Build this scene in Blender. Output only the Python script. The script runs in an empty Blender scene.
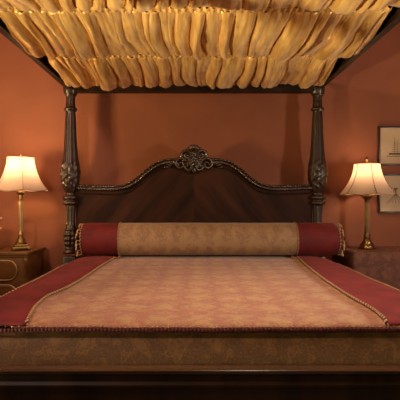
import bpy, bmesh, math, random
from mathutils import Vector, Matrix, noise
random.seed(7)
PI = math.pi
C = bpy.context.scene.collection
S = bpy.context.scene

# ------------------------------------------------------------------ camera
EYE = 1.15            # eye height
CAMY = -3.5           # head posts stand at y = 0
F = 443.0
cam = bpy.data.cameras.new('camera'); co = bpy.data.objects.new('camera', cam); C.objects.link(co)
co.location = (0, CAMY, EYE); co.rotation_euler = (PI/2, 0, 0)
cam.sensor_width = 36; cam.lens = F/400*36; cam.shift_x = 0.015; cam.shift_y = -0.0025
cam.clip_start = 0.05
S.camera = co
S.view_settings.view_transform = 'Standard'; S.view_settings.look = 'None'
S.view_settings.gamma = 1; S.view_settings.exposure = 0.0
# ------------------------------------------------------------------ light
w = bpy.data.worlds.new('world'); S.world = w; w.use_nodes = True
bg = w.node_tree.nodes['Background']; bg.inputs[0].default_value = (1, .7, .5, 1); bg.inputs[1].default_value = 0.02

def area(name, loc, target, size, power, col, sy=None):
    l = bpy.data.lights.new(name, 'AREA'); l.energy = power; l.color = col
    l.size = size
    if sy: l.shape = 'RECTANGLE'; l.size_y = sy
    o = bpy.data.objects.new(name, l); C.objects.link(o); o.location = loc
    d = Vector(target) - Vector(loc)
    o.rotation_euler = d.to_track_quat('-Z', 'Y').to_euler()
    return o
area('right_side_light', (2.45, -2.2, 1.25), (0.2, -1.1, 1.10), 0.22, 24, (1, .84, .70), 0.26)  # unseen source on the right, set by the crest's shadow; no window built
rl = area('left_warm_fill', (-2.38, -1.35, 1.25), (-1.1, -0.25, 2.0), 0.30, 13.5, (1, .66, .29), 0.30)  # added warm fill, no lamp stands here; brightens left wall and canopy
rl.data.spread = math.radians(95)
wl = area('canopy_fill_from_below', (-2.25, -2.75, 0.35), (0.35, -1.75, 2.15), 0.12, 17, (1, .80, .48), 0.12)  # added fill without a fixture, rakes across the canopy folds
area('camera_side_fill', (0.6, -5.2, 1.3), (0.0, -2.0, 0.6), 0.5, 12, (1, .80, .52), 0.8)  # added weak frontal fill for the bed's foot; there is no doorway
wl.data.spread = math.radians(52)
area('bed_top_fill', (0.35, -1.75, 1.80), (0.15, -1.60, 0.7), 0.5, 9.5, (1, .78, .56), 0.35)  # added fill under the canopy to brighten the quilt, no fitting there
area('ceiling_glow', (-1.5, -2.9, 2.68), (1.3, 0.2, 2.3), 0.35, 34, (1, .68, .58), 0.2)

# ------------------------------------------------------------------ materials
def mat(name):
    m = bpy.data.materials.new(name); m.use_nodes = True
    n = m.node_tree.nodes; l = m.node_tree.links
    return m, n, l, n['Principled BSDF']
def nd(n, t, **kw):
    x = n.new(t)
    for k, v in kw.items():
        if k in x.inputs.keys(): x.inputs[k].default_value = v
        else: setattr(x, k, v)
    return x
def ramp(n, pts):
    r = n.new('ShaderNodeValToRGB'); e = r.color_ramp.elements
    while len(e) < len(pts): e.new(.5)
    for i, (p, c) in enumerate(pts):
        e[i].position = p; e[i].color = (*c, 1)
    return r
def bump(n, l, b, src, strength=.3, dist=.01):
    bp = nd(n, 'ShaderNodeBump', Strength=strength, Distance=dist)
    l.new(src, bp.inputs['Height']); l.new(bp.outputs[0], b.inputs['Normal']); return bp
def coords(n, l, scale=(1, 1, 1), rot=(0, 0, 0)):
    t = n.new('ShaderNodeTexCoord'); m = n.new('ShaderNodeMapping')
    if any(rot): m.vector_type = 'TEXTURE'; scale = tuple(1/q for q in scale)
    m.inputs['Scale'].default_value = scale; m.inputs['Rotation'].default_value = rot
    l.new(t.outputs['Object'], m.inputs[0]); return m.outputs[0]

def noisy(name, c1, c2, scale=8, rough=.8, detail=4, stretch=(1, 1, 1), bs=.1, lo=.35, hi=.65, rot=(0,0,0), **kw):
    m, n, l, b = mat(name)
    v = coords(n, l, stretch, rot)
    x = nd(n, 'ShaderNodeTexNoise', Scale=scale, Detail=detail); l.new(v, x.inputs['Vector'])
    r = ramp(n, [(lo, c1), (hi, c2)]); l.new(x.outputs[0], r.inputs[0]); l.new(r.outputs[0], b.inputs['Base Color'])
    b.inputs['Roughness'].default_value = rough
    if bs: bump(n, l, b, x.outputs[0], bs, .01)
    for k, val in kw.items(): b.inputs[k.replace('_', ' ')].default_value = val
    return m

def damask(name, ground, motif, fleck, sx=.17, sy=.2, plane='xy', rough=.7, bs=.25):
    """ogee damask: sine lattice warped by noise, petals inside, thread fleck"""
    m, n, l, b = mat(name)
    t = n.new('ShaderNodeTexCoord')
    w1 = nd(n, 'ShaderNodeTexNoise', Scale=9.0, Detail=2.0); l.new(t.outputs['Object'], w1.inputs['Vector'])
    wv = nd(n, 'ShaderNodeVectorMath', operation='SCALE'); wv.inputs['Scale'].default_value = .09
    l.new(w1.outputs['Color'], wv.inputs[0])
    ad = nd(n, 'ShaderNodeVectorMath', operation='ADD'); l.new(t.outputs['Object'], ad.inputs[0]); l.new(wv.outputs[0], ad.inputs[1])
    sp = n.new('ShaderNodeSeparateXYZ'); l.new(ad.outputs[0], sp.inputs[0])
    def M(op, a, bb=None):
        q = n.new('ShaderNodeMath'); q.operation = op
        for i, val in enumerate((a, bb)):
            if val is None: continue
            if isinstance(val, (int, float)): q.inputs[i].default_value = val
            else: l.new(val, q.inputs[i])
        return q.outputs[0]
    ax, ay = sp.outputs['X'], sp.outputs['Y' if plane == 'xy' else 'Z']
    u = M('MULTIPLY', ax, PI/sx*1.0); v = M('MULTIPLY', ay, PI/sy*1.0)
    lat = M('MULTIPLY', M('SINE', u), M('SINE', v))
    pet = M('MULTIPLY', M('SINE', M('MULTIPLY', u, 3.0)), M('COSINE', M('MULTIPLY', v, 4.0)))
    sm = M('ADD', M('ABSOLUTE', lat), M('MULTIPLY', pet, .28))
    nz = nd(n, 'ShaderNodeTexNoise', Scale=30.0, Detail=3.0); l.new(t.outputs['Object'], nz.inputs['Vector'])
    sm2 = M('ADD', sm, M('MULTIPLY', M('SUBTRACT', nz.outputs[0], .5), 2.2))
    r = ramp(n, [(.28, ground), (.46, motif), (.62, ground), (.8, motif)]); l.new(sm2, r.inputs[0])
    fine = nd(n, 'ShaderNodeTexNoise', Scale=160.0, Detail=2.0); l.new(t.outputs['Object'], fine.inputs['Vector'])
    fr = ramp(n, [(.48, (0, 0, 0)), (.68, (1, 1, 1))]); l.new(fine.outputs[0], fr.inputs[0])
    mx = nd(n, 'ShaderNodeMixRGB'); l.new(M('MULTIPLY', fr.outputs[0], .45), mx.inputs[0]); l.new(r.outputs[0], mx.inputs[1]); mx.inputs[2].default_value = (*fleck, 1)
    l.new(mx.outputs[0], b.inputs['Base Color'])
    b.inputs['Roughness'].default_value = rough
    b.inputs['Sheen Weight'].default_value = .25; b.inputs['Sheen Roughness'].default_value = .4
    bump(n, l, b, M('ADD', sm2, fine.outputs[0]), bs, .004)
    return m

wall_m = noisy('terracotta_paint', (.24, .074, .031), (.28, .088, .037), 3, .75, 5, bs=.03)
ceil_m = noisy('ceiling_paint', (.55, .36, .26), (.6, .4, .3), 4, .9)
floor_m = noisy('carpet', (.16, .07, .04), (.22, .1, .06), 90, .95, bs=.5)
trim_m = noisy('painted_trim', (.2, .08, .04), (.25, .1, .05), 4, .5)
def wood(name, c1, c2, rough, scale=14, stretch=(1, 1, .12), coat=.3, rot=(0,0,0), spec=.4):
    m = noisy(name, c1, c2, scale, rough, 6, stretch, bs=.04, rot=rot)
    m.node_tree.nodes['Principled BSDF'].inputs['Coat Weight'].default_value = coat
    m.node_tree.nodes['Principled BSDF'].inputs['Coat Roughness'].default_value = .25
    m.node_tree.nodes['Principled BSDF'].inputs['Specular IOR Level'].default_value = spec
    return m
mahog = wood('dark_mahogany', (.012, .006, .003), (.030, .014, .006), .5, coat=.0, spec=.2)
post_wood = wood('carved_post_mahogany', (.012, .006, .003), (.042, .020, .009), .38, 30, (1, 1, 1), .3, spec=.5)
carve = wood('carved_mahogany', (.016, .008, .004), (.055, .027, .012), .25, 30, (1, 1, 1), .6, spec=.7)
veneer = wood('flame_veneer', (.015, .005, .003), (.055, .018, .007), .6, 9, (1, 1, .16), .0, spec=.15, rot=(0, .7, 0))
veneer2 = wood('flame_veneer_mirrored', (.015, .005, .003), (.055, .018, .007), .6, 9, (1, 1, .16), .0, spec=.15, rot=(0, -.7, 0))
polished = wood('lightened_rail_edge', (.07, .032, .014), (.12, .055, .024), .2, 12, (.15, 1, 1), .9)  # base lighter than the rail's mahogany, painting in its edge highlight
stand_wood = wood('honey_dark_wood', (.085, .032, .006), (.19, .080, .016), .42, 12, (.15, 1, 1), .15)
def metal(name, c, rough):
    m, n, l, b = mat(name)
    x = nd(n, 'ShaderNodeTexNoise', Scale=25.0, Detail=3.0)
    r = ramp(n, [(.3, tuple(v*.6 for v in c)), (.7, c)]); l.new(x.outputs[0], r.inputs[0]); l.new(r.outputs[0], b.inputs['Base Color'])
    b.inputs['Metallic'].default_value = 1; b.inputs['Roughness'].default_value = rough
    return m
brass = metal('antique_brass', (.46, .31, .12), .33)
brass_dk = metal('dark_brass', (.30, .19, .08), .42)
gilt = metal('gilt_moulding', (.85, .55, .25), .5)

def satin():
    m, n, l, b = mat('gold_satin')
    v = coords(n, l, (7, .8, 1))
    x = nd(n, 'ShaderNodeTexNoise', Scale=6.0, Detail=4.0); l.new(v, x.inputs['Vector'])
    r = ramp(n, [(.32, (.50, .26, .05)), (.66, (.88, .58, .18))]); l.new(x.outputs[0], r.inputs[0]); l.new(r.outputs[0], b.inputs['Base Color'])  # streaks along the folds; brown and bright tones imitate crease shade and shine
    b.inputs['Metallic'].default_value = .4; b.inputs['Roughness'].default_value = .36
    b.inputs['Sheen Weight'].default_value = .15
    bump(n, l, b, x.outputs[0], .15, .01)
    return m
gold = satin()
dam_top = damask('rose_gold_damask', (.33, .125, .072), (.42, .24, .105), (.60, .36, .19), .13, .16, bs=.5)
dam_brown = damask('bronze_damask', (.11, .055, .010), (.19, .098, .020), (.24, .13, .04), .13, .16, 'xz')
dam_bol = damask('beige_gold_damask', (.33, .20, .10), (.24, .13, .065), (.44, .29, .15), .12, .15, 'xz')
dam_cloth = damask('mauve_damask', (.12, .040, .026), (.19, .072, .042), (.24, .11, .065), .1, .12, 'xz', .8)
dam_cloth.node_tree.nodes['Principled BSDF'].inputs['Sheen Weight'].default_value = 0
def velvet(name, c1, c2):
    m = noisy(name, c1, c2, 11, .75, 5, bs=.12)
    b = m.node_tree.nodes['Principled BSDF']
    b.inputs['Sheen Weight'].default_value = .12; b.inputs['Sheen Tint'].default_value = (1, .35, .3, 1); b.inputs['Sheen Roughness'].default_value = .45
    return m
red = velvet('crimson_velvet', (.10, .004, .004), (.17, .008, .007))
red_pl = velvet('crimson_velvet_band', (.13, .005, .008), (.20, .012, .016))
cord_gold = noisy('gold_cord_thread', (.50, .28, .11), (.75, .50, .25), 120, .6, 2, bs=.3)
cord_red = noisy('dark_red_cord_thread', (.05, .005, .004), (.11, .012, .009), 100, .7, 2, bs=.3)

def shade_mat(name, c):
    m = bpy.data.materials.new(name); m.use_nodes = True
    n = m.node_tree.nodes; l = m.node_tree.links; n.remove(n['Principled BSDF'])
    out = n['Material Output']
    d = n.new('ShaderNodeBsdfDiffuse'); t = n.new('ShaderNodeBsdfTranslucent'); mx = n.new('ShaderNodeMixShader')
    x = nd(n, 'ShaderNodeTexNoise', Scale=60.0, Detail=3.0)
    r = ramp(n, [(.3, tuple(v*.88 for v in c)), (.7, c)]); l.new(x.outputs[0], r.inputs[0])
    l.new(r.outputs[0], d.inputs[0]); l.new(r.outputs[0], t.inputs[0]); mx.inputs[0].default_value = .45
    l.new(d.outputs[0], mx.inputs[1]); l.new(t.outputs[0], mx.inputs[2]); l.new(mx.outputs[0], out.inputs[0])
    return m
shade_silk = shade_mat('cream_silk', (.72, .545, .43))
shade_trim = noisy('shade_trim_braid', (.06, .03, .012), (.12, .06, .03), 80, .8)
paper = noisy('aged_paper', (.50, .37, .23), (.60, .46, .30), 5, .8)
ink = noisy('brown_ink', (.08, .05, .03), (.16, .09, .05), 30, .8)
framewood = wood('dark_frame_wood', (.03, .012, .008), (.06, .022, .014), .4)
bulb_m = bpy.data.materials.new('bulb_glass'); bulb_m.use_nodes = True
b_ = bulb_m.node_tree.nodes['Principled BSDF']; b_.inputs['Emission Color'].default_value = (1, .75, .45, 1); b_.inputs['Emission Strength'].default_value = 6

# ------------------------------------------------------------------ mesh helpers
def link(name, verts, faces, m, parent=None, smooth=True, mats=None, loc=None):
    me = bpy.data.meshes.new(name); me.from_pydata([tuple(v) for v in verts], [], faces); me.update()
    bm = bmesh.new(); bm.from_mesh(me); bmesh.ops.recalc_face_normals(bm, faces=bm.faces); bm.to_mesh(me); bm.free()
    for p in me.polygons: p.use_smooth = smooth
    me.materials.append(m)
    o = bpy.data.objects.new(name, me); C.objects.link(o)
    if parent: o.parent = parent
    if loc: o.location = loc
    return o
def tag(o, label=None, cat=None, group=None, kind=None):
    if label: o['label'] = label
    if cat: o['category'] = cat
    if group: o['group'] = group
    if kind: o['kind'] = kind
    return o
def empty(name, loc, label, cat, group=None):
    o = bpy.data.objects.new(name, None); C.objects.link(o); o.location = loc; o.empty_display_size = .1
    return tag(o, label, cat, group)

class G:
    """collects geometry into one mesh"""
    def __init__(s): s.v = []; s.f = []
    def add(s, v, f):
        k = len(s.v); s.v += [tuple(a) for a in v]; s.f += [tuple(i + k for i in q) for q in f]; return s
    def box(s, a, b, bev=0.0, seg=2, M=None):
        bm = bmesh.new(); bmesh.ops.create_cube(bm, size=1)
        for v in bm.verts:
            v.co = Vector([(a[i]+b[i])/2 + v.co[i]*(b[i]-a[i]) for i in range(3)])
        if bev: bmesh.ops.bevel(bm, geom=bm.edges[:], offset=bev, segments=seg, affect='EDGES', profile=.5)
        bm.verts.index_update()
        vs = [(M @ v.co) if M else v.co.copy() for v in bm.verts]; fs = [[v.index for v in f.verts] for f in bm.faces]; bm.free()
        return s.add(vs, fs)
    def lathe(s, prof, seg=32, c=(0, 0, 0), fn=None, square=0):
        """prof: (z, r); fn(a, z, r) -> r"""
        n = len(prof); vs = []
        for (z, r) in prof:
            for k in range(seg):
                a = 2*PI*k/seg; rr = fn(a, z, r) if fn else r
                if square:
                    q = (abs(math.cos(a))**square + abs(math.sin(a))**square)**(-1/square); rr *= q
                vs.append((c[0]+rr*math.cos(a), c[1]+rr*math.sin(a), c[2]+z))
        fs = [(i*seg+k, i*seg+(k+1) % seg, (i+1)*seg+(k+1) % seg, (i+1)*seg+k) for i in range(n-1) for k in range(seg)]
        fs.append(tuple(range(seg-1, -1, -1))); fs.append(tuple((n-1)*seg+k for k in range(seg)))
        return s.add(vs, fs)
    def tube(s, path, r, seg=8, closed=False, cap=True):
        P = [Vector(p) for p in path]; n = len(P); vs = []
        up = Vector((0.13, .21, 1)).normalized(); prev = None
        for i, p in enumerate(P):
            t = (P[(i+1) % n]-P[i-1]) if closed else (P[min(i+1, n-1)]-P[max(i-1, 0)])
            t.normalize()
            a = prev - t*prev.dot(t) if prev else t.cross(up)
            if a.length < 1e-5: a = t.cross(Vector((1, 0, 0)))
            a.normalize(); prev = a; b = t.cross(a)
            rr = r[i] if isinstance(r, (list, tuple)) else r
            for k in range(seg):
                q = 2*PI*k/seg; vs.append(p + (a*math.cos(q)+b*math.sin(q))*rr)
        m = n if closed else n-1
        fs = [(i*seg+k, i*seg+(k+1) % seg, ((i+1) % n)*seg+(k+1) % seg, ((i+1) % n)*seg+k) for i in range(m) for k in range(seg)]
        if not closed and cap: fs += [tuple(range(seg-1, -1, -1)), tuple((n-1)*seg+k for k in range(seg))]
        return s.add(vs, fs)
    def ball(s, c, r, sc=(1, 1, 1), u=10, v=7, M=None):
        vs = []; fs = []
        for i in range(v+1):
            th = PI*i/v
            for k in range(u):
                q = Vector((math.sin(th)*math.cos(2*PI*k/u)*sc[0], math.sin(th)*math.sin(2*PI*k/u)*sc[1], math.cos(th)*sc[2]))*r
                if M: q = M @ q
                vs.append(Vector(c)+q)
        fs = [(i*u+k, i*u+(k+1) % u, (i+1)*u+(k+1) % u, (i+1)*u+k) for i in range(v) for k in range(u)]
        return s.add(vs, fs)
    def sweep(s, path, prof, closed=False, up=Vector((0, 1, 0))):
        """prof in (side, along up); side = tangent x up"""
        P = [Vector(p) for p in path]; n = len(P); k = len(prof); vs = []
        for i, p in enumerate(P):
            t = (P[(i+1) % n]-P[i-1]) if closed else (P[min(i+1, n-1)]-P[max(i-1, 0)])
            t.normalize(); a = t.cross(up).normalized()
            for (x, y) in prof: vs.append(p + a*x + up*y)
        m = n if closed else n-1
        fs = [(i*k+j, i*k+(j+1) % k, ((i+1) % n)*k+(j+1) % k, ((i+1) % n)*k+j) for i in range(m) for j in range(k)]
        if not closed: fs += [tuple(range(k-1, -1, -1)), tuple((n-1)*k+j for j in range(k))]
        return s.add(vs, fs)
    def slab(s, rows, th):
        """rows of top points, closed with thickness th downwards"""
        R = len(rows); K = len(rows[0]); vs = [Vector(p) for r in rows for p in r]
        vs += [v - Vector((0, 0, th)) for v in vs]; N = R*K; fs = []
        for i in range(R-1):
            for j in range(K-1):
                a = i*K+j; fs.append((a, a+1, a+K+1, a+K)); fs.append((N+a, N+a+K, N+a+K+1, N+a+1))
        ed = [i for i in range(K)] + [i*K+K-1 for i in range(1, R)] + [(R-1)*K+j for j in range(K-2, -1, -1)] + [i*K for i in range(R-2, 0, -1)]
        for q in range(len(ed)):
            a, b = ed[q], ed[(q+1) % len(ed)]; fs.append((a, N+a, N+b, b))
        return s.add(vs, fs)
    def build(s, name, m, parent=None, smooth=True, loc=None):
        return link(name, s.v, s.f, m, parent, smooth, loc=loc)
def flat_edges(o, ang=35):
    me = o.data
    me.shade_smooth() if hasattr(me, 'shade_smooth') else None
    try: me.set_sharp_from_angle(angle=math.radians(ang))
    except Exception: pass
    return o
def interp(pts, x):
    if x <= pts[0][0]: return pts[0][1]
    for (a, b), (c, d) in zip(pts, pts[1:]):
        if x <= c:
            t = (x-a)/(c-a); return b+(d-b)*t
    return pts[-1][1]
def smooth_interp(pts, x):
    """catmull-rom through (x, y)"""
    n = len(pts)
    if x <= pts[0][0]: return pts[0][1]
    if x >= pts[-1][0]: return pts[-1][1]
    for i in range(n-1):
        if x <= pts[i+1][0]:
            x0, y0 = pts[i]; x1, y1 = pts[i+1]
            m0 = (y1-pts[i-1][1])/(x1-pts[i-1][0]) if i > 0 else (y1-y0)/(x1-x0)
            m1 = (pts[i+2][1]-y0)/(pts[i+2][0]-x0) if i+2 < n else (y1-y0)/(x1-x0)
            h = x1-x0; t = (x-x0)/h
            return (2*t**3-3*t*t+1)*y0+(t**3-2*t*t+t)*h*m0+(-2*t**3+3*t*t)*y1+(t**3-t*t)*h*m1
def rope(g, path, r, pitch, phase=0, strands=2, thick=.62, samp=7):
    """one helical strand following path"""
    P = [Vector(p) for p in path]
    L = [0]
    for a, b in zip(P, P[1:]): L.append(L[-1]+(b-a).length)
    tot = L[-1]; n = int(tot/pitch*samp); out = []
    j = 0
    for i in range(n+1):
        d = tot*i/n
        while j < len(P)-2 and L[j+1] < d: j += 1
        t = (P[j+1]-P[j]); u = (d-L[j])/max(t.length, 1e-9); p = P[j]+t*u; t.normalize()
        a = t.cross(Vector((.05, .08, 1))).normalized(); b = t.cross(a)
        q = 2*PI*d/pitch+phase; out.append(p+(a*math.cos(q)+b*math.sin(q))*r*.5)
    g.tube(out, r*thick, 5)

# ------------------------------------------------------------------ room shell
WY = 0.22
RX = 2.55; RY = -5.9; CZ = 3.0
def struct(name, a, b, m):
    o = G().box(a, b).build(name, m, smooth=False); o['kind'] = 'structure'; return o
struct('floor', (-RX-.1, RY-.1, -.1), (RX+.1, WY+.1, 0), floor_m)
struct('ceiling', (-RX-.1, RY-.1, CZ), (RX+.1, WY+.1, CZ+.1), ceil_m)
struct('wall_back', (-RX-.1, WY, 0), (RX+.1, WY+.1, CZ), wall_m)
struct('wall_left', (-RX-.1, RY, 0), (-RX, WY, CZ), wall_m)
struct('wall_right', (RX, RY, 0), (RX+.1, WY, CZ), wall_m)
struct('wall_front', (-RX-.1, RY-.1, 0), (RX+.1, RY, CZ), wall_m)
struct('baseboard_back', (-RX, WY-.018, 0), (RX, WY, .14), trim_m)
struct('baseboard_left', (-RX, RY, 0), (-RX+.018, WY-.018, .14), trim_m)
struct('baseboard_right', (RX-.018, RY, 0), (RX, WY-.018, .14), trim_m)

# ------------------------------------------------------------------ bed frame
bed = empty('four_poster_bed', (0, -1.07, 0), 'dark carved mahogany four-poster bed with arched headboard and gold fabric canopy', 'bed')
BY = -1.07
def bb(g, name, m, par=None, smooth=True):      # build in bed space (world geometry shifted by the empty's origin)
    g.v = [(v[0], v[1]-BY, v[2]) for v in g.v]
    return g.build(name, m, par or bed, smooth)
PX = .975
# post profile: (z, r) with z measured from the floor
pp = [(0, .045), (.02, .055), (.06, .058), (.09, .04), (.12, .035), (.16, .05), (.2, .052)]
up_prof = [(.72, .052), (.735, .060), (.75, .040), (.77, .043), (.82, .050), (.87, .051), (.91, .044), (.945, .036), (.97, .034), (1.05, .036), (1.085, .039),
           (1.10, .040), (1.108, .058), (1.118, .062), (1.13, .058), (1.14, .047), (1.155, .064), (1.17, .062), (1.18, .040), (1.195, .036),
           (1.21, .043), (1.25, .056), (1.30, .067), (1.36, .071), (1.41, .068), (1.47, .058), (1.55, .050), (1.65, .044), (1.78, .039),
           (1.84, .037), (1.846, .048), (1.855, .053), (1.866, .049), (1.872, .038), (1.93, .034), (1.96, .036), (1.975, .05), (2.0, .056), (2.03, .058)]
def smoothprof(p, step=.006):
    z = p[0][0]; out = []
    while z < p[-1][0]:
        out.append((z, interp(p, z))); z += step
    out.append(p[-1]); return out
def post(x, y, name):
    g = G()
    g.lathe(smoothprof(pp), 32, (x, y, 0))
    g.box((x-.052, y-.052, .2), (x+.052, y+.052, .70), .006)
    def fn(a, z, r):
        if 1.19 < z < 1.84:
            k = min(1, (z-1.19)/.05, (1.84-z)/.05)
            r += .0042*k*abs(math.cos(5*a+ (z-1.2)*0))*1.6-.003*k
            if z < 1.47:   # acanthus leaves on the bulb
                r += .006*math.sin((z-1.19)/.28*PI)*max(0, math.cos(6*a+3.0*math.sin(z*55)))*1.1
        elif .75 < z < .92: r += .005*math.cos(8*a)*math.sin((z-.75)/.17*PI)+.003*math.sin(z*160)
        elif .95 < z < 1.09: r += .0025*math.cos(10*a)
        elif 1.87 < z < 1.96: r += .002*math.cos(8*a)
        return r
    g.lathe(smoothprof(up_prof, .005), 64, (x, y, 0), fn)
    o = bb(g, name, post_wood)
    return o
for sx in (-1, 1):
    post(sx*PX, 0, 'post'); post(sx*PX, -2.14, 'post')
# small leaf collars on posts as sub parts (head posts only show them)
# side rails
for sx in (-1, 1):
    g = G().box((sx*PX-.022, -2.09, .30), (sx*PX+.022, -.05, .56), .005)
    g.box((sx*PX-.03, -2.09, .545), (sx*PX+.03, -.05, .575), .006)
    flat_edges(bb(g, 'side_rail', mahog))
# foot rail with stepped moulding: top edge at z = EYE-.517
zt = EYE-.517
g = G()
prof = [(-.006, -.36), (.026, -.36), (.026, -.055), (.034, -.050), (.036, -.040), (.028, -.032), (.030, -.014), (.036, -.006), (.034, 0), (-.006, 0)]
# sweep along x: side = y
pts = [(-.925, -2.14, zt), (.925, -2.14, zt)]
vs = []
for p in pts:
    for (a, z) in prof: vs.append((p[0], p[1]-a, p[2]+z))
k = len(prof)
fs = [(j, (j+1) % k, k+(j+1) % k, k+j) for j in range(k)] + [tuple(range(k)), tuple(range(2*k-1, k-1, -1))]
fr = flat_edges(bb(g.add(vs, fs), 'foot_rail', mahog), 25)
g = G().box((-.925, -2.177, zt), (.925, -2.132, zt+.005), .002, 2)
g.v = [(v[0], v[1]-BY, v[2]) for v in g.v]; tag(flat_edges(g.build('top_edge', polished, fr), 40), 'polished top edge, brown lightened as a highlight')

# headboard: top outline (x, z)
tops = [(0, 1.463), (.12, 1.450), (.20, 1.447), (.28, 1.425), (.36, 1.372), (.44, 1.303), (.52, 1.255), (.62, 1.235), (.75, 1.236), (.93, 1.243)]
def topz(x): return smooth_interp(tops, abs(x))
def hpanel(x0, x1, m, name):
    n = 40; vs = []; fs = []
    for i in range(n+1):
        x = x0+(x1-x0)*i/n; z = topz(x)-.012
        for y in (.005, .04):
            vs.append((x, y, .32)); vs.append((x, y, z))
    for i in range(n):
        a = 4*i; b = a+4
        fs += [(a, b, b+1, a+1), (a+2, a+3, b+3, b+2), (a+1, b+1, b+3, a+3), (a, a+2, b+2, b)]
    fs += [(0, 1, 3, 2), (4*n, 4*n+2, 4*n+3, 4*n+1)]
    return flat_edges(bb(G().add(vs, fs), name, m), 30)
hb = hpanel(-.935, 0.0, veneer, 'headboard')
hb2 = hpanel(0.0, .935, veneer2, 'headboard')
def local_child(g, name, m, parent, smooth=True):
    g.v = [(v[0], v[1]-BY, v[2]) for v in g.v]
    return g.build(name, m, parent, smooth)
# top moulding, one run with leaf relief
path = [(-.93+1.86*i/160, .018, topz(-.93+1.86*i/160)) for i in range(161)]
g = G()
g.sweep(path, [(-.004, -.035), (-.014, -.030), (-.020, -.018), (-.018, -.006), (-.024, .008), (-.024, .026), (.012, .026), (.022, .012), (.024, -.006), (.016, -.014), (.013, -.024), (.004, -.030)])
path2 = [(p[0], p[1]-.022, p[2]-.046) for p in path]
g.tube(path2, .006, 6)
flat_edges(bb(g, 'headboard_moulding', mahog), 40)
for sx in (-1, 1):
    g = G(); x = .14
    while x < .92:
        big = .6+.4*abs(math.sin(x*11))
        z = topz(x); sl = (topz(x+.01)-topz(x-.01))/.02
        M = Matrix.Rotation(-math.atan(sl)*sx, 3, 'Y') @ Matrix.Rotation(.5*sx, 3, 'Y')
        g.ball((sx*x, -.018, z-.006), .012*big+.004, (1.5, .55, .62), 8, 6, M)
        g.ball((sx*(x+.009), -.012, z+.014), .008*big+.002, (1.2, .6, .9), 6, 5)
        x += .021
    bb(g, 'carved_leaf_trail', carve)
# crest
g = G()
def spiral(cx, cz, r0, r1, a0, turns, y, th0, th1, flip=1, n=34):
    P = []; R = []
    for i in range(n+1):
        t = i/n; a = a0+turns*2*PI*t; r = r0+(r1-r0)*t
        P.append((cx+flip*r*math.cos(a), y-.012*t, cz+r*math.sin(a))); R.append(th0+(th1-th0)*t)
    g.tube(P, R, 8)
CX, CZc = 0.0, 1.458
# backing cartouche
n = 48; vs = [(CX, -.03, CZc+.01)]
for ring, (rr, yy) in enumerate([(.35, -.034), (.7, -.030), (.95, -.012), (1.0, .02)]):
    for k in range(n):
        a = 2*PI*k/n; sc = 1+.07*math.cos(10*a)
        vs.append((CX+.105*rr*sc*math.cos(a), yy-.008*math.cos(10*a)*rr, CZc+.095*rr*sc*math.sin(a)*(1.0 if math.sin(a) > 0 else 1.15)))
fs = [(0, 1+k, 1+(k+1) % n) for k in range(n)]
for r in range(3):
    for k in range(n): fs.append((1+r*n+k, 1+(r+1)*n+k, 1+(r+1)*n+(k+1) % n, 1+r*n+(k+1) % n))
fs.append(tuple(1+3*n+k for k in range(n)))
g.add(vs, fs)
for s_ in (-1, 1):
    spiral(s_*.058, CZc+.035, .045, .008, -.6, 1.4, -.035, .012, .005, s_)
    spiral(s_*.105, CZc-.035, .050, .008, 2.6, -1.35, -.032, .012, .005, s_)
    spiral(s_*.040, CZc-.055, .034, .006, .2, -1.2, -.045, .010, .004, s_)
    for q in range(6):
        a = .2+q*.33
        M = Matrix.Rotation(-s_*(PI/2-a), 3, 'Y')
        g.ball((s_*.085*math.cos(a), -.03, CZc+.022+.078*math.sin(a)), .017, (.5, .6, 1.35), 8, 6, M)
    for q in range(6):
        t = q/5; M = Matrix.Rotation(s_*(.5+.9*t), 3, 'Y')
        g.ball((s_*(.13+.085*t), -.022, CZc-.03-.006*q+.02*math.sin(t*3)), .019-.005*t, (.6, .6, 1.5), 8, 6, M)
for q in range(7):
    a = PI*(.12+.76*q/6)
    M = Matrix.Rotation(-(a-PI/2), 3, 'Y')
    g.ball((.038*math.cos(a), -.05, CZc+.012+.036*math.sin(a)), .02, (.33, .5, 1.2), 8, 6, M)
g.ball((0, -.052, CZc-.012), .019, (1, .7, 1)); g.ball((0, -.045, CZc-.085), .016, (1, .6, 1.5))
bb(g, 'crest', carve)

# canopy frame: fascia (lower, inset) + cornice (upper, outset)
zb = EYE+.84
def rail(a, b, sx=0, sy=0, name='canopy_rail'):
    """rail from a to b (xy), outward normal (sx, sy)"""
    prof = [(-.045, 0), (.028, 0), (.030, .012), (.022, .018), (.026, .040),
            ] if sx == 0 else [(-.012, .022), (.028, .022), (.030, .028), (.022, .034), (.026, .042),
            ]
    prof += [ (.052, .052), (.066, .075), (.070, .10), (.085, .115), (.085, .15), (-.045 if sx == 0 else -.012, .15)]
    vs = []
    for p, e in ((a, -1), (b, 1)):
        for (o_, z) in prof:
            # mitre: extend along the rail by the outset
            ex = e*o_ if abs(sx) == 0 else 0; ey = e*o_ if abs(sy) == 0 else 0
            vs.append((p[0]+sx*o_+ex, p[1]+sy*o_+ey, zb+z))
    k = len(prof); g = G()
    fs = [(j, (j+1) % k, k+(j+1) % k, k+j) for j in range(k)] + [tuple(range(k)), tuple(range(2*k-1, k-1, -1))]
    return flat_edges(bb(g.add(vs, fs), name, mahog), 25)
rail((-PX, 0), (PX, 0), 0, 1); rail((-PX, -2.14), (PX, -2.14), 0, -1)
rail((-PX, -2.14), (-PX, 0), -1, 0); rail((PX, -2.14), (PX, 0), 1, 0)
bb(G().box((-PX-.04, -2.18, zb+.15), (PX+.04, .04, zb+.17)), 'canopy_top', mahog, smooth=False)

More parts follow.
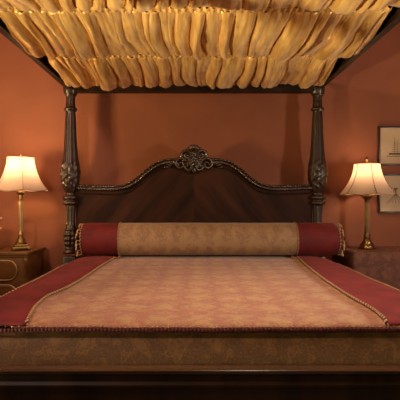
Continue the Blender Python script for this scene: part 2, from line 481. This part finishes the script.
# gathered gold fabric swags
def fold(u, seed, dens):
    """irregular pleats: rounded outward rolls with sharp creases between, 0..1"""
    x = u*dens + 1.5*noise.noise(Vector((u*2.1, seed, 0)))+.45*noise.noise(Vector((u*8, seed+4, 0)))
    k = math.floor(x); h = .55+.45*noise.noise(Vector((k*3.7+.5, seed*1.3, 2.2)))*1.5
    return max(.15, min(1.1, h))*abs(math.sin(PI*x))**.55
def swag(Dn, Df, seed, hwn, hwf, zc=.885, sag=.030):
    NU, NT = 620, 44
    vs = []
    for j in range(NT+1):
        t = j/NT
        for i in range(NU+1):
            v = -1+2*i/NU
            hw = hwn+(hwf-hwn)*min(1, t*1.1)
            x = v*hw
            drift = .09*noise.noise(Vector((v*2.6, t*1.3, seed+7)))*1.2*t
            u = x+drift
            big = fold(u, seed, 11.0)
            fine = fold(u*1.0+.3, seed+20, 21)
            tiny = fold(u*1.1, seed+40, 46)
            mid = math.sin(PI*min(1, t*1.0))**.6
            amp = .074*mid*big + .016*(1-.3*mid)*fine+.006*(1-mid)*tiny
            # sag grows toward the far end then tucks under
            if t < .84: sh = .16+.84*(t/.84)**1.15
            else: q = (t-.84)/.16; sh = math.sqrt(max(0, 1-q*q))*.9+.1*(1-q)
            puff = .75+.5*noise.noise(Vector((u*3.2, seed+3, 0)))+.22*(big-.5)
            z = zc - sag*sh*puff - amp*(1 if t < .9 else (1-t)/.1)
            z += .004*noise.noise(Vector((x*30, t*14, seed)))+.010*noise.noise(Vector((x*9, t*5, seed)))*mid
            # side edges rise to the rail
            e = max(0, (abs(v)-.95)/.05); z += .03*e*e*sh
            tt = t + (.06*(big-.5)+.05*noise.noise(Vector((u*5, seed+9, 0))))*max(0, t-.4)
            D = Dn+(Df-Dn)*tt
            vs.append((x + .012*mid*math.cos(2*PI*u*7.2), CAMY+D, EYE+z))
    K = NU+1
    fs = [(j*K+i, j*K+i+1, (j+1)*K+i+1, (j+1)*K+i) for j in range(NT) for i in range(NU)]
    o = bb(G().add(vs, fs), 'canopy_swag', gold)
    md = o.modifiers.new('thickness', 'SOLIDIFY'); md.thickness = .003; md.offset = -1
    # gathered heading ruffle at the near edge
    vs = []; n = 900
    for j, (dy, dz, am) in enumerate([(-.022, .0, .008), (-.008, -.012, .004), (.006, -.012, .004), (.020, .0, .008)]):
        for i in range(n+1):
            v = -1+2*i/n; x = v*hwn
            a = am*math.sin(2*PI*x*31+3*noise.noise(Vector((x*9, seed, 1))))
            vs.append((x, CAMY+Dn+dy*(1+.3*noise.noise(Vector((x*20, seed, 5)))), EYE+zc-.006+dz+a))
    K = n+1
    fs = [(j*K+i, j*K+i+1, (j+1)*K+i+1, (j+1)*K+i) for j in range(3) for i in range(n)]
    h = local_child(G().add(vs, fs), 'gathered_heading', gold, o)
    h.parent = o
    return o
swag(1.40, 2.03, 1.3, .91, .985)
swag(2.05, 2.69, 5.1, .91, .985)
swag(2.71, 3.36, 9.7, .895, .955, .885, .036)

# ------------------------------------------------------------------ bedding
ZT = EYE-.417       # bed top plane
BC, BH = .055, .905
def press(D):
    t = max(0, min(1, (D-3.02)/.11)); return .020*t*t*(3-2*t)
def drop(x):
    s = max(0, (abs(x-BC)-(BH-.13))/.13); return .035*min(s, 1.15)**2
# bedspread over the mattress: rounded solid
def bedspread():
    nx, ny = 90, 70; yf = CAMY+1.452; yb = -.07
    x0, x1 = BC-BH+.012, BC+BH-.012
    prof = []      # around cross-section handled as box with rounded top edges
    vs = []; rows = []
    xs = [x0+(x1-x0)*i/nx for i in range(nx+1)]
    ys = [yf+.0+(yb-yf)*(j/ny) for j in range(ny+1)]
    def z(x, y):
        e = max(0, (yf+.035-y)/.035)
        return ZT-.002-drop(x)-press(y-CAMY)-.018*e*e-.02*max(0,(abs(x-BC)-(BH-.05))/.05)**2
    for y in ys: rows.append([(x, y, z(x, y)) for x in xs])
    g = G(); N = 0
    vs = [p for r in rows for p in r]; K = nx+1; fs = [(j*K+i, j*K+i+1, (j+1)*K+i+1, (j+1)*K+i) for j in range(ny) for i in range(nx)]
    ring = [i for i in range(K)] + [j*K+nx for j in range(1, ny+1)] + [ny*K+i for i in range(nx-1, -1, -1)] + [j*K for j in range(ny-1, 0, -1)]
    prev = ring
    zbot = ZT-.36
    for s in range(1, 15):
        t = s/14; new = []
        for q, r in enumerate(ring):
            x, y, zz = vs[r]
            out = .010*math.sin(min(1, t*2)*PI/2)+.004*noise.noise(Vector((x*5, y*5, t*2)))+.006*t
            ox = -1 if abs(x-x0) < 1e-6 else (1 if abs(x-x1) < 1e-6 else 0)
            oy = -1 if abs(y-yf) < 1e-6 else 0
            if oy: out = .072*math.sin(min(1, t/.42)*PI/2)**.8+.004*noise.noise(Vector((x*5, 0, t*2)))
            lim = .942-.02*min(1, t/.35)
            vs.append((max(-lim, min(lim, x+ox*out)), y+oy*out, zz+(zbot-zz)*t)); new.append(len(vs)-1)
        L = len(ring)
        for q in range(L): fs.append((prev[q], prev[(q+1) % L], new[(q+1) % L], new[q]))
        prev = new
    fs.append(tuple(prev))
    return g.add(vs, fs)
bs = empty('bedspread', (BC, BY, ZT-.36), 'bronze brown damask bedspread covering the mattress, showing at the foot under the quilt', 'bedspread')
def lb(g, name, m, par, org, smooth=True):
    g.v = [(v[0]-org[0], v[1]-org[1], v[2]-org[2]) for v in g.v]
    return g.build(name, m, par, smooth)
OR = (BC, BY, ZT-.36)
lb(bedspread(), 'cover', dam_brown, bs, OR)
g = G().tube([(.027, CAMY+1.4515-.075*math.sin(min(1, (t/10*.3)/.15)*PI/2)**.8, ZT-.022-.3*t/10) for t in range(11)], .002, 8)
tag(lb(g, 'seam', dam_brown, bs, OR), 'vertical centre seam')

# quilt
def world(px, py, h):
    D = h*F/(py-199.0); return ((px-194.0)*D/F, D)
def edge(pts, h):
    q = sorted([world(a, b, h)[::-1] for a, b in pts])
    return q          # (D, x)
inL = edge([(25, 327), (27, 322), (36, 306), (49, 296), (65, 289), (80, 280.5), (100, 267), (118, 255.5)], .403)
inR = edge([(389, 327), (385, 321), (372, 309.5), (350, 297), (325, 280.5), (309, 268), (297, 257)], .403)
outL = [(1.40, -.90), (1.6, -.905), (2.0, -.875), (2.13, -.845), (2.35, -.825), (2.74, -.845), (3.27, -.89), (3.4, -.89)]
outR = [(1.40, .955), (2.04, .953), (2.33, .950), (2.74, .972), (3.1, .985), (3.4, .985)]
DN, DFR = 1.437, 3.40
NR = 110
def zq(x, D, lift):
    e = max(0, (DN+.03-D)/.03)
    return ZT+lift+.004-drop(x)-press(D)-.008*e*e+.004*noise.noise(Vector((x*3.1, D*2.3, 1)))+.0015*noise.noise(Vector((x*11, D*9, 3)))
def strip(fa, fb, lift, cols=24, wob=0):
    rows = []
    for j in range(NR+1):
        D = DN+(DFR-DN)*j/NR; a = fa(D); b = fb(D)
        rows.append([(a+(b-a)*i/cols, CAMY+D, zq(a+(b-a)*i/cols, D, lift)+wob*math.sin(PI*i/cols)*(1+.6*noise.noise(Vector((D*6, i*.3, 2))))) for i in range(cols+1)])
    return rows
fL = lambda D: smooth_interp(inL, D); fR = lambda D: smooth_interp(inR, D)
gL = lambda D: smooth_interp(outL, D); gR = lambda D: smooth_interp(outR, D)
QO = (0, BY, ZT)
qt = empty('quilt', QO, 'rose and gold damask quilt with crimson side bands and rope trim, spread over the bed', 'quilt')
lb(G().slab(strip(lambda D: fL(D)-.05, lambda D: fR(D)+.05, .006, 60), .006), 'center_panel', dam_top, qt, QO)
for nm, fi, fo in (('L', fL, gL), ('R', fR, gR)):
    band = lb(G().slab(strip(fi, fo, .014, 24, .004), .006), 'side_band', red_pl, qt, QO)
    tag(band, 'crimson velvet side band')
    for f_, r in ((fi, .0058), (fo, .0072)):
        P = [(f_(DN+(DFR-DN)*j/NR), CAMY+DN+(DFR-DN)*j/NR, zq(f_(DN+(DFR-DN)*j/NR), DN+(DFR-DN)*j/NR, .0145)) for j in range(NR+1)]
        g = G(); rope(g, P, r, .022); o = lb(g, 'rope_trim', cord_gold, band, QO); tag(o, 'gold rope trim')
        g = G(); rope(g, P, r, .022, PI); o = lb(g, 'rope_trim', cord_red, band, QO); tag(o, 'dark red rope strand')
# front edge cord
P = [(-.90+1.855*i/80, CAMY+DN-.006, zq(-.90+1.855*i/80, DN, .002)-.004) for i in range(81)]
g = G(); g.tube([(p[0], p[1]+.002, p[2]-.004) for p in P], .005, 8); rope(g, P, .0066, .012); ft = lb(g, 'front_cord', cord_red, qt, QO); tag(ft, 'dark red cord along the foot edge')
g = G()
x = -.89
while x < .95:
    D = DN; z = zq(x, D, .0)
    r = .0018+.0012*random.random()
    g.ball((x, CAMY+DN-.004+.004*random.random(), z+.006+.002*random.random()), r, (1.3, 1, 1), 6, 4)
    x += .015+.012*random.random()
tag(lb(g, 'gold_stitching', cord_gold, ft, QO), kind='stuff')

# bolster
BD = 3.27; BR = .122; BZ = ZT+.006+BR*.93; BYc = CAMY+BD
bo = empty('bolster', (.1, BYc, BZ-BR), 'long round bolster pillow, beige damask middle and crimson velvet ends, against the headboard', 'bolster')
BO = (.1, BYc, BZ-BR)
def bolster_seg(xa, xb, m, name, seed, endround=0, r=BR, lab=None):
    n = 60; sg = 64; vs = []
    for i in range(n+1):
        t = i/n; x = xa+(xb-xa)*t
        rr = r
        if endround == -1: rr = r*(1-.10*max(0, 1-t/.14)**2)
        if endround == 1: rr = r*(1-.10*max(0, 1-(1-t)/.14)**2)
        for k in range(sg):
            a = 2*PI*k/sg
            q = rr*(1+.014*noise.noise(Vector((x*6, math.cos(a)*1.5, math.sin(a)*1.5+seed)))+.006*noise.noise(Vector((x*22, 3*math.cos(a), 3*math.sin(a)+seed))))
            zz = q*math.sin(a)
            if zz < -r*.9: zz = -r*.9+(zz+r*.9)*.3
            vs.append((x, BYc+q*math.cos(a)*.98, BZ+zz))
    fs = [(i*sg+k, i*sg+(k+1) % sg, (i+1)*sg+(k+1) % sg, (i+1)*sg+k) for i in range(n) for k in range(sg)]
    fs.append(tuple(range(sg))); fs.append(tuple(n*sg+k for k in range(sg)))
    o = lb(G().add(vs, fs), name, m, bo, BO)
    try: o.data.set_sharp_from_angle(angle=1.0)
    except Exception: pass
    if lab: tag(o, lab)
    return o
def X(px, D): return (px-194.0)*D/F
xa, xb, xc, xd = X(81, 3.2), X(118, 3.17), X(298, 3.17), X(339, 3.2)
bolster_seg(xb, xc, dam_bol, 'center_sleeve', 2, lab='beige gold damask sleeve')
eL = bolster_seg(xa, xb, red, 'end_section', 5, -1, BR*.99, 'crimson velvet end section')
eR = bolster_seg(xc, xd, red, 'end_section', 8, 1, BR*1.0, 'crimson velvet end section')
def ring(x, r, par, pr=.0055):
    P = [(x, BYc+r*math.cos(2*PI*k/72), max(BZ+r*math.sin(2*PI*k/72), BZ-.91*BR)) for k in range(73)]
    g = G(); rope(g, P, pr, .022); lb(g, 'cord', cord_gold, par, BO)
    g = G(); rope(g, P, pr, .022, PI); lb(g, 'cord', cord_red, par, BO)
ring(xb, BR+.002, eL, .004); ring(xc, BR+.002, eR, .004)
ring(xa+.003, BR*.93, eL, .0045); ring(xd-.003, BR*.93, eR, .0045)
for (x, s_, par) in ((xa, -1, eL), (xd, 1, eR)):
    for k in range(26):
        a = 2*PI*k/26; r0 = BR*.93
        y0 = BYc+r0*math.cos(a); z0 = BZ+r0*math.sin(a)
        g = G(); rnd = random.random
        dx = s_*(.022+.008*rnd())
        P = [Vector((x, y0, z0)), Vector((x+dx*.8, y0, z0+.004)), Vector((x+dx, y0-.002, z0-.018)), Vector((x+dx*1.05, y0-.003, z0-.040-.006*rnd()))]
        P = [Vector((p.x, p.y, max(p.z, BZ-.115))) for p in P]
        fine = []
        for i in range(3):
            for q in range(4): fine.append(P[i].lerp(P[i+1], q/4))
        fine.append(P[3])
        g.tube(fine, [.0018]*5+[.0022, .005, .0042, .0034, .004, .0046, .005, .0052], 6)
        lb(g, 'tassel', cord_gold if k % 3 else cord_red, par, BO)

# ------------------------------------------------------------------ nightstand
HT = EYE-.395
NX0, NX1, NYF, NYB = -1.86, -1.225, CAMY+3.27, WY-.05
NO = ((NX0+NX1)/2, (NYF+NYB)/2, 0)
ns = empty('nightstand', NO, 'dark wooden nightstand with gilt-edged oval-end drawers left of the bed', 'nightstand')
def nb(g, name, m, par=ns, smooth=True): return lb(g, name, m, par, NO, smooth)
flat_edges(nb(G().box((NX0+.02, NYF+.02, .12), (NX1-.02, NYB, HT-.026), .004), 'body', stand_wood))
g = G().box((NX0, NYF, HT-.024), (NX1, NYB+.01, HT), .007, 3)
g.box((NX0+.01, NYF+.008, HT-.036), (NX1-.01, NYB, HT-.022), .004)
flat_edges(nb(g, 'top', stand_wood))
g = G().box((NX0+.01, NYF+.008, .10), (NX1-.01, NYB, .15), .008); flat_edges(nb(g, 'plinth', stand_wood))
for sx in (NX0+.05, NX1-.05):
    for sy in (NYF+.05, NYB-.04):
        nb(G().lathe([(0, .018), (.02, .026), (.05, .03), (.08, .022), (.105, .035)], 20, (sx, sy, 0)), 'foot', stand_wood)
# pilaster at the corners
for sx in (NX0+.028, NX1-.028):
    nb(G().lathe([(.15, .016), (.17, .02), (.2, .013), (HT-.09, .013), (HT-.06, .02), (HT-.037, .016)], 20, (sx, NYF+.026, 0)), 'corner_column', stand_wood)
dz1 = HT-.052
for q in range(3):
    z1 = dz1-q*.181; z0 = z1-.165
    dx0, dx1 = NX0+.085, NX1-.085
    rr = .05
    def rrect(x0, x1, z0, z1, r, n=8):
        P = []
        for (cx, cz, a0) in ((x1-r, z1-r, 0), (x0+r, z1-r, PI/2), (x0+r, z0+r, PI), (x1-r, z0+r, 1.5*PI)):
            for k in range(n+1):
                a = a0+PI/2*k/n; P.append((cx+r*math.cos(a), cz+r*math.sin(a)))
        return P
    P = rrect(dx0, dx1, z0+.012, z1-.008, .068)
    n = len(P); vs = [(x, NYF+.022, z) for x, z in P]+[(x, NYF+.010, z) for x, z in P]
    Pi = rrect(dx0+.014, dx1-.014, z0+.026, z1-.022, .042)
    vs += [(x, NYF+.002, z) for x, z in Pi]
    fs = [(i, (i+1) % n, n+(i+1) % n, n+i) for i in range(n)]+[(n+i, n+(i+1) % n, 2*n+(i+1) % n, 2*n+i) for i in range(n)]+[tuple(2*n+i for i in range(n))]
    d = flat_edges(nb(G().add(vs, fs), 'drawer', stand_wood), 30)
    g = G().tube([(x, NYF+.006, z) for x, z in P], .0055, 8, True)
    tag(nb(g, 'gilt_edging', gilt, d), 'gilt edging')
    cx = (dx0+dx1)/2; cz = (z0+z1)/2+.005
    g = G()
    for s_ in (-1, 1):
        g.ball((cx+s_*.055, NYF-.004, cz+.012), .011, (1, .6, 1)); g.tube([(cx+s_*.055, NYF, cz+.012), (cx+s_*.055, NYF-.02, cz+.012)], .004, 8)
    g.tube([(cx+.055*math.cos(PI+PI*k/12), NYF-.02-.004*math.sin(PI*k/12), cz+.012-.03*math.sin(PI*k/12)) for k in range(13)], .0035, 8)
    nb(g, 'handle', brass_dk, d)

# ------------------------------------------------------------------ right table with cloth
TX0, TX1, TYF, TYB = 1.165, 1.80, CAMY+3.23, WY-.04
TO = ((TX0+TX1)/2, (TYF+TYB)/2, 0)
tb = empty('side_table', TO, 'square side table standing under the mauve damask cloth right of the bed', 'table')
flat_edges(lb(G().box((TX0+.012, TYF+.012, HT-.035), (TX1-.012, TYB-.006, HT-.006), .004), 'table_top', mahog, tb, TO))
for sx in (TX0+.05, TX1-.05):
    for sy in (TYF+.05, TYB-.05):
        lb(G().lathe([(0, .018), (.03, .025), (.06, .016), (.4, .022), (.6, .026), (HT-.034, .026)], 20, (sx, sy, 0)), 'leg', mahog, tb, TO)
def tablecloth():
    per = []
    r = .015
    def edgepts():
        P = []
        N = 60
        cs = [(TX0, TYF), (TX1, TYF), (TX1, TYB), (TX0, TYB)]
        for q in range(4):
            a = Vector(cs[q]); b = Vector(cs[(q+1) % 4])
            for k in range(N): P.append(a.lerp(b, (k+.0)/N))
        return P
    P = edgepts(); n = len(P); c = Vector(((TX0+TX1)/2, (TYF+TYB)/2))
    vs = []; fs = []
    rings = []
    for s in (0.0, .3, .6, .9, .985):
        rings.append([(c.x+(p.x-c.x)*s, c.y+(p.y-c.y)*s, HT+.0) for p in P])
    rings.append([(c.x+(p.x-c.x)*1.0, c.y+(p.y-c.y)*1.0, HT-.006) for p in P])
    for j in range(1, 17):
        t = j/16; row = []
        for i, p in enumerate(P):
            side = i//60; u = (i % 60)/60
            nx, ny = [(0, -1), (1, 0), (0, 1), (-1, 0)][side]
            amp = (.012*math.sin(u*2*PI*4+side)+.006*math.sin(u*2*PI*9))*t*math.sin(PI*u)**.5
            fl = .018*t
            if side == 2: amp *= .1; fl = 0.004
            if side == 3: amp *= .5; fl = .004
            corner = math.exp(-min(u, 1-u)*12)*.012*t
            o = amp+fl+.006
            x = p.x+nx*o; y = p.y+ny*o
            d = (p-c).normalized(); x += d.x*corner; y += d.y*corner*(0.2 if side == 2 or (side in (1,3) and d.y > 0) else 1)
            row.append((x, min(y, WY-.022), HT-.012-(HT-.03)*t))
        rings.append(row)
    for r_ in rings: vs += r_
    for j in range(len(rings)-1):
        for i in range(n): fs.append((j*n+i, j*n+(i+1) % n, (j+1)*n+(i+1) % n, (j+1)*n+i))
    return G().add(vs, fs)
tc = tablecloth().build('tablecloth', dam_cloth)
tag(tc, 'mauve brown damask cloth draped to the floor over the table right of the bed', 'tablecloth')
bm = bmesh.new(); bm.from_mesh(tc.data); bmesh.ops.remove_doubles(bm, verts=bm.verts, dist=1e-5); bm.to_mesh(tc.data); bm.free()
md = tc.modifiers.new('thickness', 'SOLIDIFY'); md.thickness = .003; md.offset = 1

# ------------------------------------------------------------------ lamps
def lamp(loc, label, H, shade_z0, shade_z1, rt, rb, thick, rot, power, square_base, dashed):
    t = empty('table_lamp', loc, label, 'lamp', None); t.rotation_euler = (0, 0, rot)
    def p(g, name, m, par=t, smooth=True):
        o = g.build(name, m, par, smooth)
        return flat_edges(o, 40)
    k = thick
    g = G()
    if square_base:
        g.box((-.066, -.066, .012), (.066, .066, .03), .004)
        for sx in (-1, 1):
            for sy in (-1, 1): g.ball((sx*.055, sy*.055, .011), .0125, (1, 1, .9))
        g.box((-.05, -.05, .03), (.05, .05, .046), .004)
        p(g, 'base', brass)
        col0 = .046
        g = G().lathe([(col0, .042), (.055, .044), (.065, .036), (.08, .032), (.095, .022), (.108, .016), (.115, .019), (.122, .014)], 32)
        p(g, 'pedestal', brass)
    else:
        g = G().lathe([(0, .062), (.006, .066), (.014, .066), (.02, .058), (.03, .056), (.038, .046), (.045, .044)], 40)
        p(g, 'base', brass)
        g = G().lathe([(.045, .038), (.058, .037), (.068, .030), (.078, .024), (.09, .026), (.1, .02)], 32)
        p(g, 'pedestal', brass)
    ctop = shade_z0-.055
    c0 = .118 if square_base else .098
    r0 = .0125*k
    prof = [(c0, r0*1.25), (c0+.012, r0*1.1)]
    m_ = 24
    for i in range(m_+1): prof.append((c0+.015+(ctop-c0-.03)*i/m_, r0*(1.0-.10*i/m_)))
    prof += [(ctop-.01, r0*1.1), (ctop, r0*1.0)]
    p(G().lathe(prof, 48, fn=lambda a, z, r: r*(1-.12*(.5+.5*math.cos(12*a))) if c0+.02 < z < ctop-.012 else r), 'column', brass if square_base else brass_dk)
    p(G().lathe([(ctop, r0*1.0), (ctop+.006, r0*1.2), (ctop+.010, r0*1.1), (ctop+.022, r0*1.35), (ctop+.034, r0*2.1), (ctop+.036, r0*2.4), (ctop+.044, r0*2.4), (ctop+.046, r0*1.3), (ctop+.055, .013)], 32,
              fn=lambda a, z, r: r*(1+.06*math.cos(8*a)) if z > ctop+.015 else r), 'capital', brass)
    p(G().lathe([(ctop+.055, .014), (ctop+.06, .017), (ctop+.10, .017), (ctop+.105, .012)], 20), 'socket', brass)
    zbulb = ctop+.105
    bo_ = p(G().lathe([(zbulb, .012), (zbulb+.02, .016), (zbulb+.045, .028), (zbulb+.065, .031), (zbulb+.085, .024), (zbulb+.095, .008)], 20), 'bulb', bulb_m)
    L = bpy.data.lights.new('bulb_light', 'POINT'); L.energy = power; L.color = (1, .66, .36); L.shadow_soft_size = .06
    lo = bpy.data.objects.new('bulb_light', L); C.objects.link(lo); lo.parent = t; lo.location = (0, 0, zbulb+.055)
    bo_.visible_shadow = True
    L.use_shadow = True
    lo.location = (0, -0.0, zbulb+.125)
    # harp
    hz0 = ctop+.058; hz1 = shade_z1-.004
    P = []
    for i in range(25):
        a = PI*i/24; P.append((.048*math.cos(a)*(1.0), 0, hz0+.0+(hz1-hz0)*math.sin(a)**.7))
    p(G().tube(P, .0022, 6), 'harp', brass)
    # shade: six sided bell
    n = 6; sub = 12; prof = []
    NT = 26; vs = []; seam = [[] for _ in range(n)]
    Hs = shade_z1-shade_z0
    def rad(t):  # t 0 bottom .. 1 top
        return rt+(rb-rt)*((1-t)**2.1*.88+(1-t)*.12)
    def ptx(t, a, off=0):
        r = rad(t)+off
        # soft hexagon with slightly concave panels
        ph = ((a/(2*PI)*n) % 1)-.5
        q = math.cos(PI/n)/math.cos(ph*2*PI/n)
        q = 1+(q-1)*.55   # corner at ph=+-.5
        return (r*q*math.cos(a), r*q*math.sin(a), shade_z0+Hs*t + .004*math.cos(2*PI*ph)*(1-t)**6*(-1))
    N = n*sub
    for j in range(NT+1):
        for i in range(N): vs.append(ptx(j/NT, 2*PI*i/N))
    fs = [(j*N+i, j*N+(i+1) % N, (j+1)*N+(i+1) % N, (j+1)*N+i) for j in range(NT) for i in range(N)]
    sh = G().add(vs, fs).build('shade', shade_silk, t)
    for s_ in range(n):
        g = G(); a = 2*PI*s_/n
        if dashed:
            for q in range(13):
                t0 = q/13; t1 = t0+.045
                g.tube([ptx(t0, a, .0015), ptx((t0+t1)/2, a, .0015), ptx(t1, a, .0015)], .0034, 6)
        else:
            g.tube([ptx(j/20, a, .001) for j in range(21)], .0013, 6)
        g.build('seam_braid', shade_trim, sh)
    g = G().tube([ptx(0, 2*PI*i/N, .0005) for i in range(N)], .0028, 6, True)
    g.build('hem', shade_silk if not dashed else cord_gold, sh)
    g = G().tube([ptx(1, 2*PI*i/N, .0005) for i in range(N)], .0028, 6, True)
    for a in (0, 2*PI/3, 4*PI/3):
        g.tube([(0, 0, shade_z1-.002), (rt*.99*math.cos(a), rt*.99*math.sin(a), shade_z1-.001)], .0016, 6)
    g.build('top_ring', brass, sh)
    # finial
    if square_base:
        g = G().lathe([(shade_z1-.004, .006), (shade_z1+.004, .008), (shade_z1+.010, .004)], 16)
        g.tube([(.013*math.cos(2*PI*i/20), 0, shade_z1+.023+.013*math.sin(2*PI*i/20)) for i in range(20)], .0035, 8, True)
    else:
        g = G().lathe([(shade_z1-.004, .006), (shade_z1+.005, .010), (shade_z1+.010, .004), (shade_z1+.020, .007), (shade_z1+.036, .013), (shade_z1+.050, .007), (shade_z1+.062, .001)], 16)
    p(g, 'finial', brass)
    return t
# left: D 3.44
lamp((-1.345, CAMY+3.44, HT), 'brass table lamp with square base and plain cream bell shade on nightstand left of bed', .76, .463, .717, .108, .212, 1.15, math.radians(30+86), 7.5, True, False)
lamp((1.363, CAMY+3.49, HT+.003), 'brass column table lamp with cream bell shade edged in dark braid, right of the bed', .73, .430, .668, .100, .214, 1.6, math.radians(30+57), 4.3, False, True)

# candlestick at the left edge
CO = (-1.560, CAMY+3.50, HT)
cs = empty('candlestick', CO, 'gilt beaded ornament cut off by the left edge of the photo on nightstand', 'ornament')
cs_b = G().lathe([(0, .05), (.01, .052), (.02, .03), (.05, .014), (.12, .012), (.14, .02), (.16, .012), (.22, .012), (.24, .03), (.26, .028)], 24)
flat_edges(cs_b.build('stem', brass, cs), 40)
for z, R in ((.16, .032), (.24, .034)):
    g = G()
    for k in range(8):
        a = 2*PI*k/8; g.ball((R*math.cos(a), R*math.sin(a), z), .011)
    g.tube([(R*.9*math.cos(2*PI*k/24), R*.9*math.sin(2*PI*k/24), z) for k in range(24)], .004, 6, True)
    g.build('bead_ring', gilt, cs)

# ------------------------------------------------------------------ pictures
def picture(cz, label, kind):
    x0, x1 = 1.541, 1.821; hz = .164
    org = ((x0+x1)/2, WY-.012, cz)
    t = empty('framed_print', org, label, 'picture')
    W = (x1-x0)/2; fw = .015
    g = G()
    g.box((-W, -.012, hz-fw), (W, .010, hz), .003); g.box((-W, -.012, -hz), (W, .010, -hz+fw), .003)
    g.box((-W, -.012, -hz+fw), (-W+fw, .010, hz-fw), .003); g.box((W-fw, -.012, -hz+fw), (W, .010, hz-fw), .003)
    flat_edges(g.build('frame', framewood, t))
    G().box((-W+fw-.003, -.002, -hz+fw-.003), (W-fw+.003, .004, hz-fw+.003)).build('print', paper, t, False)
    g = G(); y = -.003
    if kind == 0:     # tall masts of a small engraving
        g.box((-.004, y, -.06), (-.001, y+.002, .07)); g.box((.022, y, -.06), (.024, y+.002, .05)); g.box((.05, y, -.06), (.052, y+.002, .04))
        g.box((-.05, y, -.075), (.07, y+.002, -.06))
        for q in range(6):
            g.box((-.03+.004*q, y, -.05+.016*q), (.03-.002*q, y+.002, -.047+.016*q))
            g.box((.034, y, -.05+.014*q), (.068-.003*q, y+.002, -.048+.014*q))
        g.box((-.07, y, -.09), (.08, y+.002, -.085))
    else:
        vs = []; n = 24
        for k in range(n):
            a = 2*PI*k/n; r = .014*(1+.35*math.sin(3*a)+.15*math.sin(7*a)); vs.append((.006+r*math.cos(a), y, .035+r*math.sin(a)))
        vs += [(v[0], y+.002, v[2]) for v in vs]
        g.add(vs, [tuple(range(n)), tuple(range(2*n-1, n-1, -1))]+[(k, (k+1) % n, n+(k+1) % n, n+k) for k in range(n)])
        for q in range(7):
            a = -.9+q*.3
            P = [(.006+.09*t_*math.sin(a*t_*1.2), y, .03-.11*t_) for t_ in [i/8 for i in range(9)]]
            g.tube(P, .0014, 5)
    g.build('engraving', ink, t, False)
    return t
picture(EYE+(199-146)/119.1, 'upper framed sepia engraving of masts on wall above the right lamp shade', 0)
picture(EYE+(199-193.5)/119.1, 'lower framed sepia botanical print on wall partly behind the right lamp shade', 1)
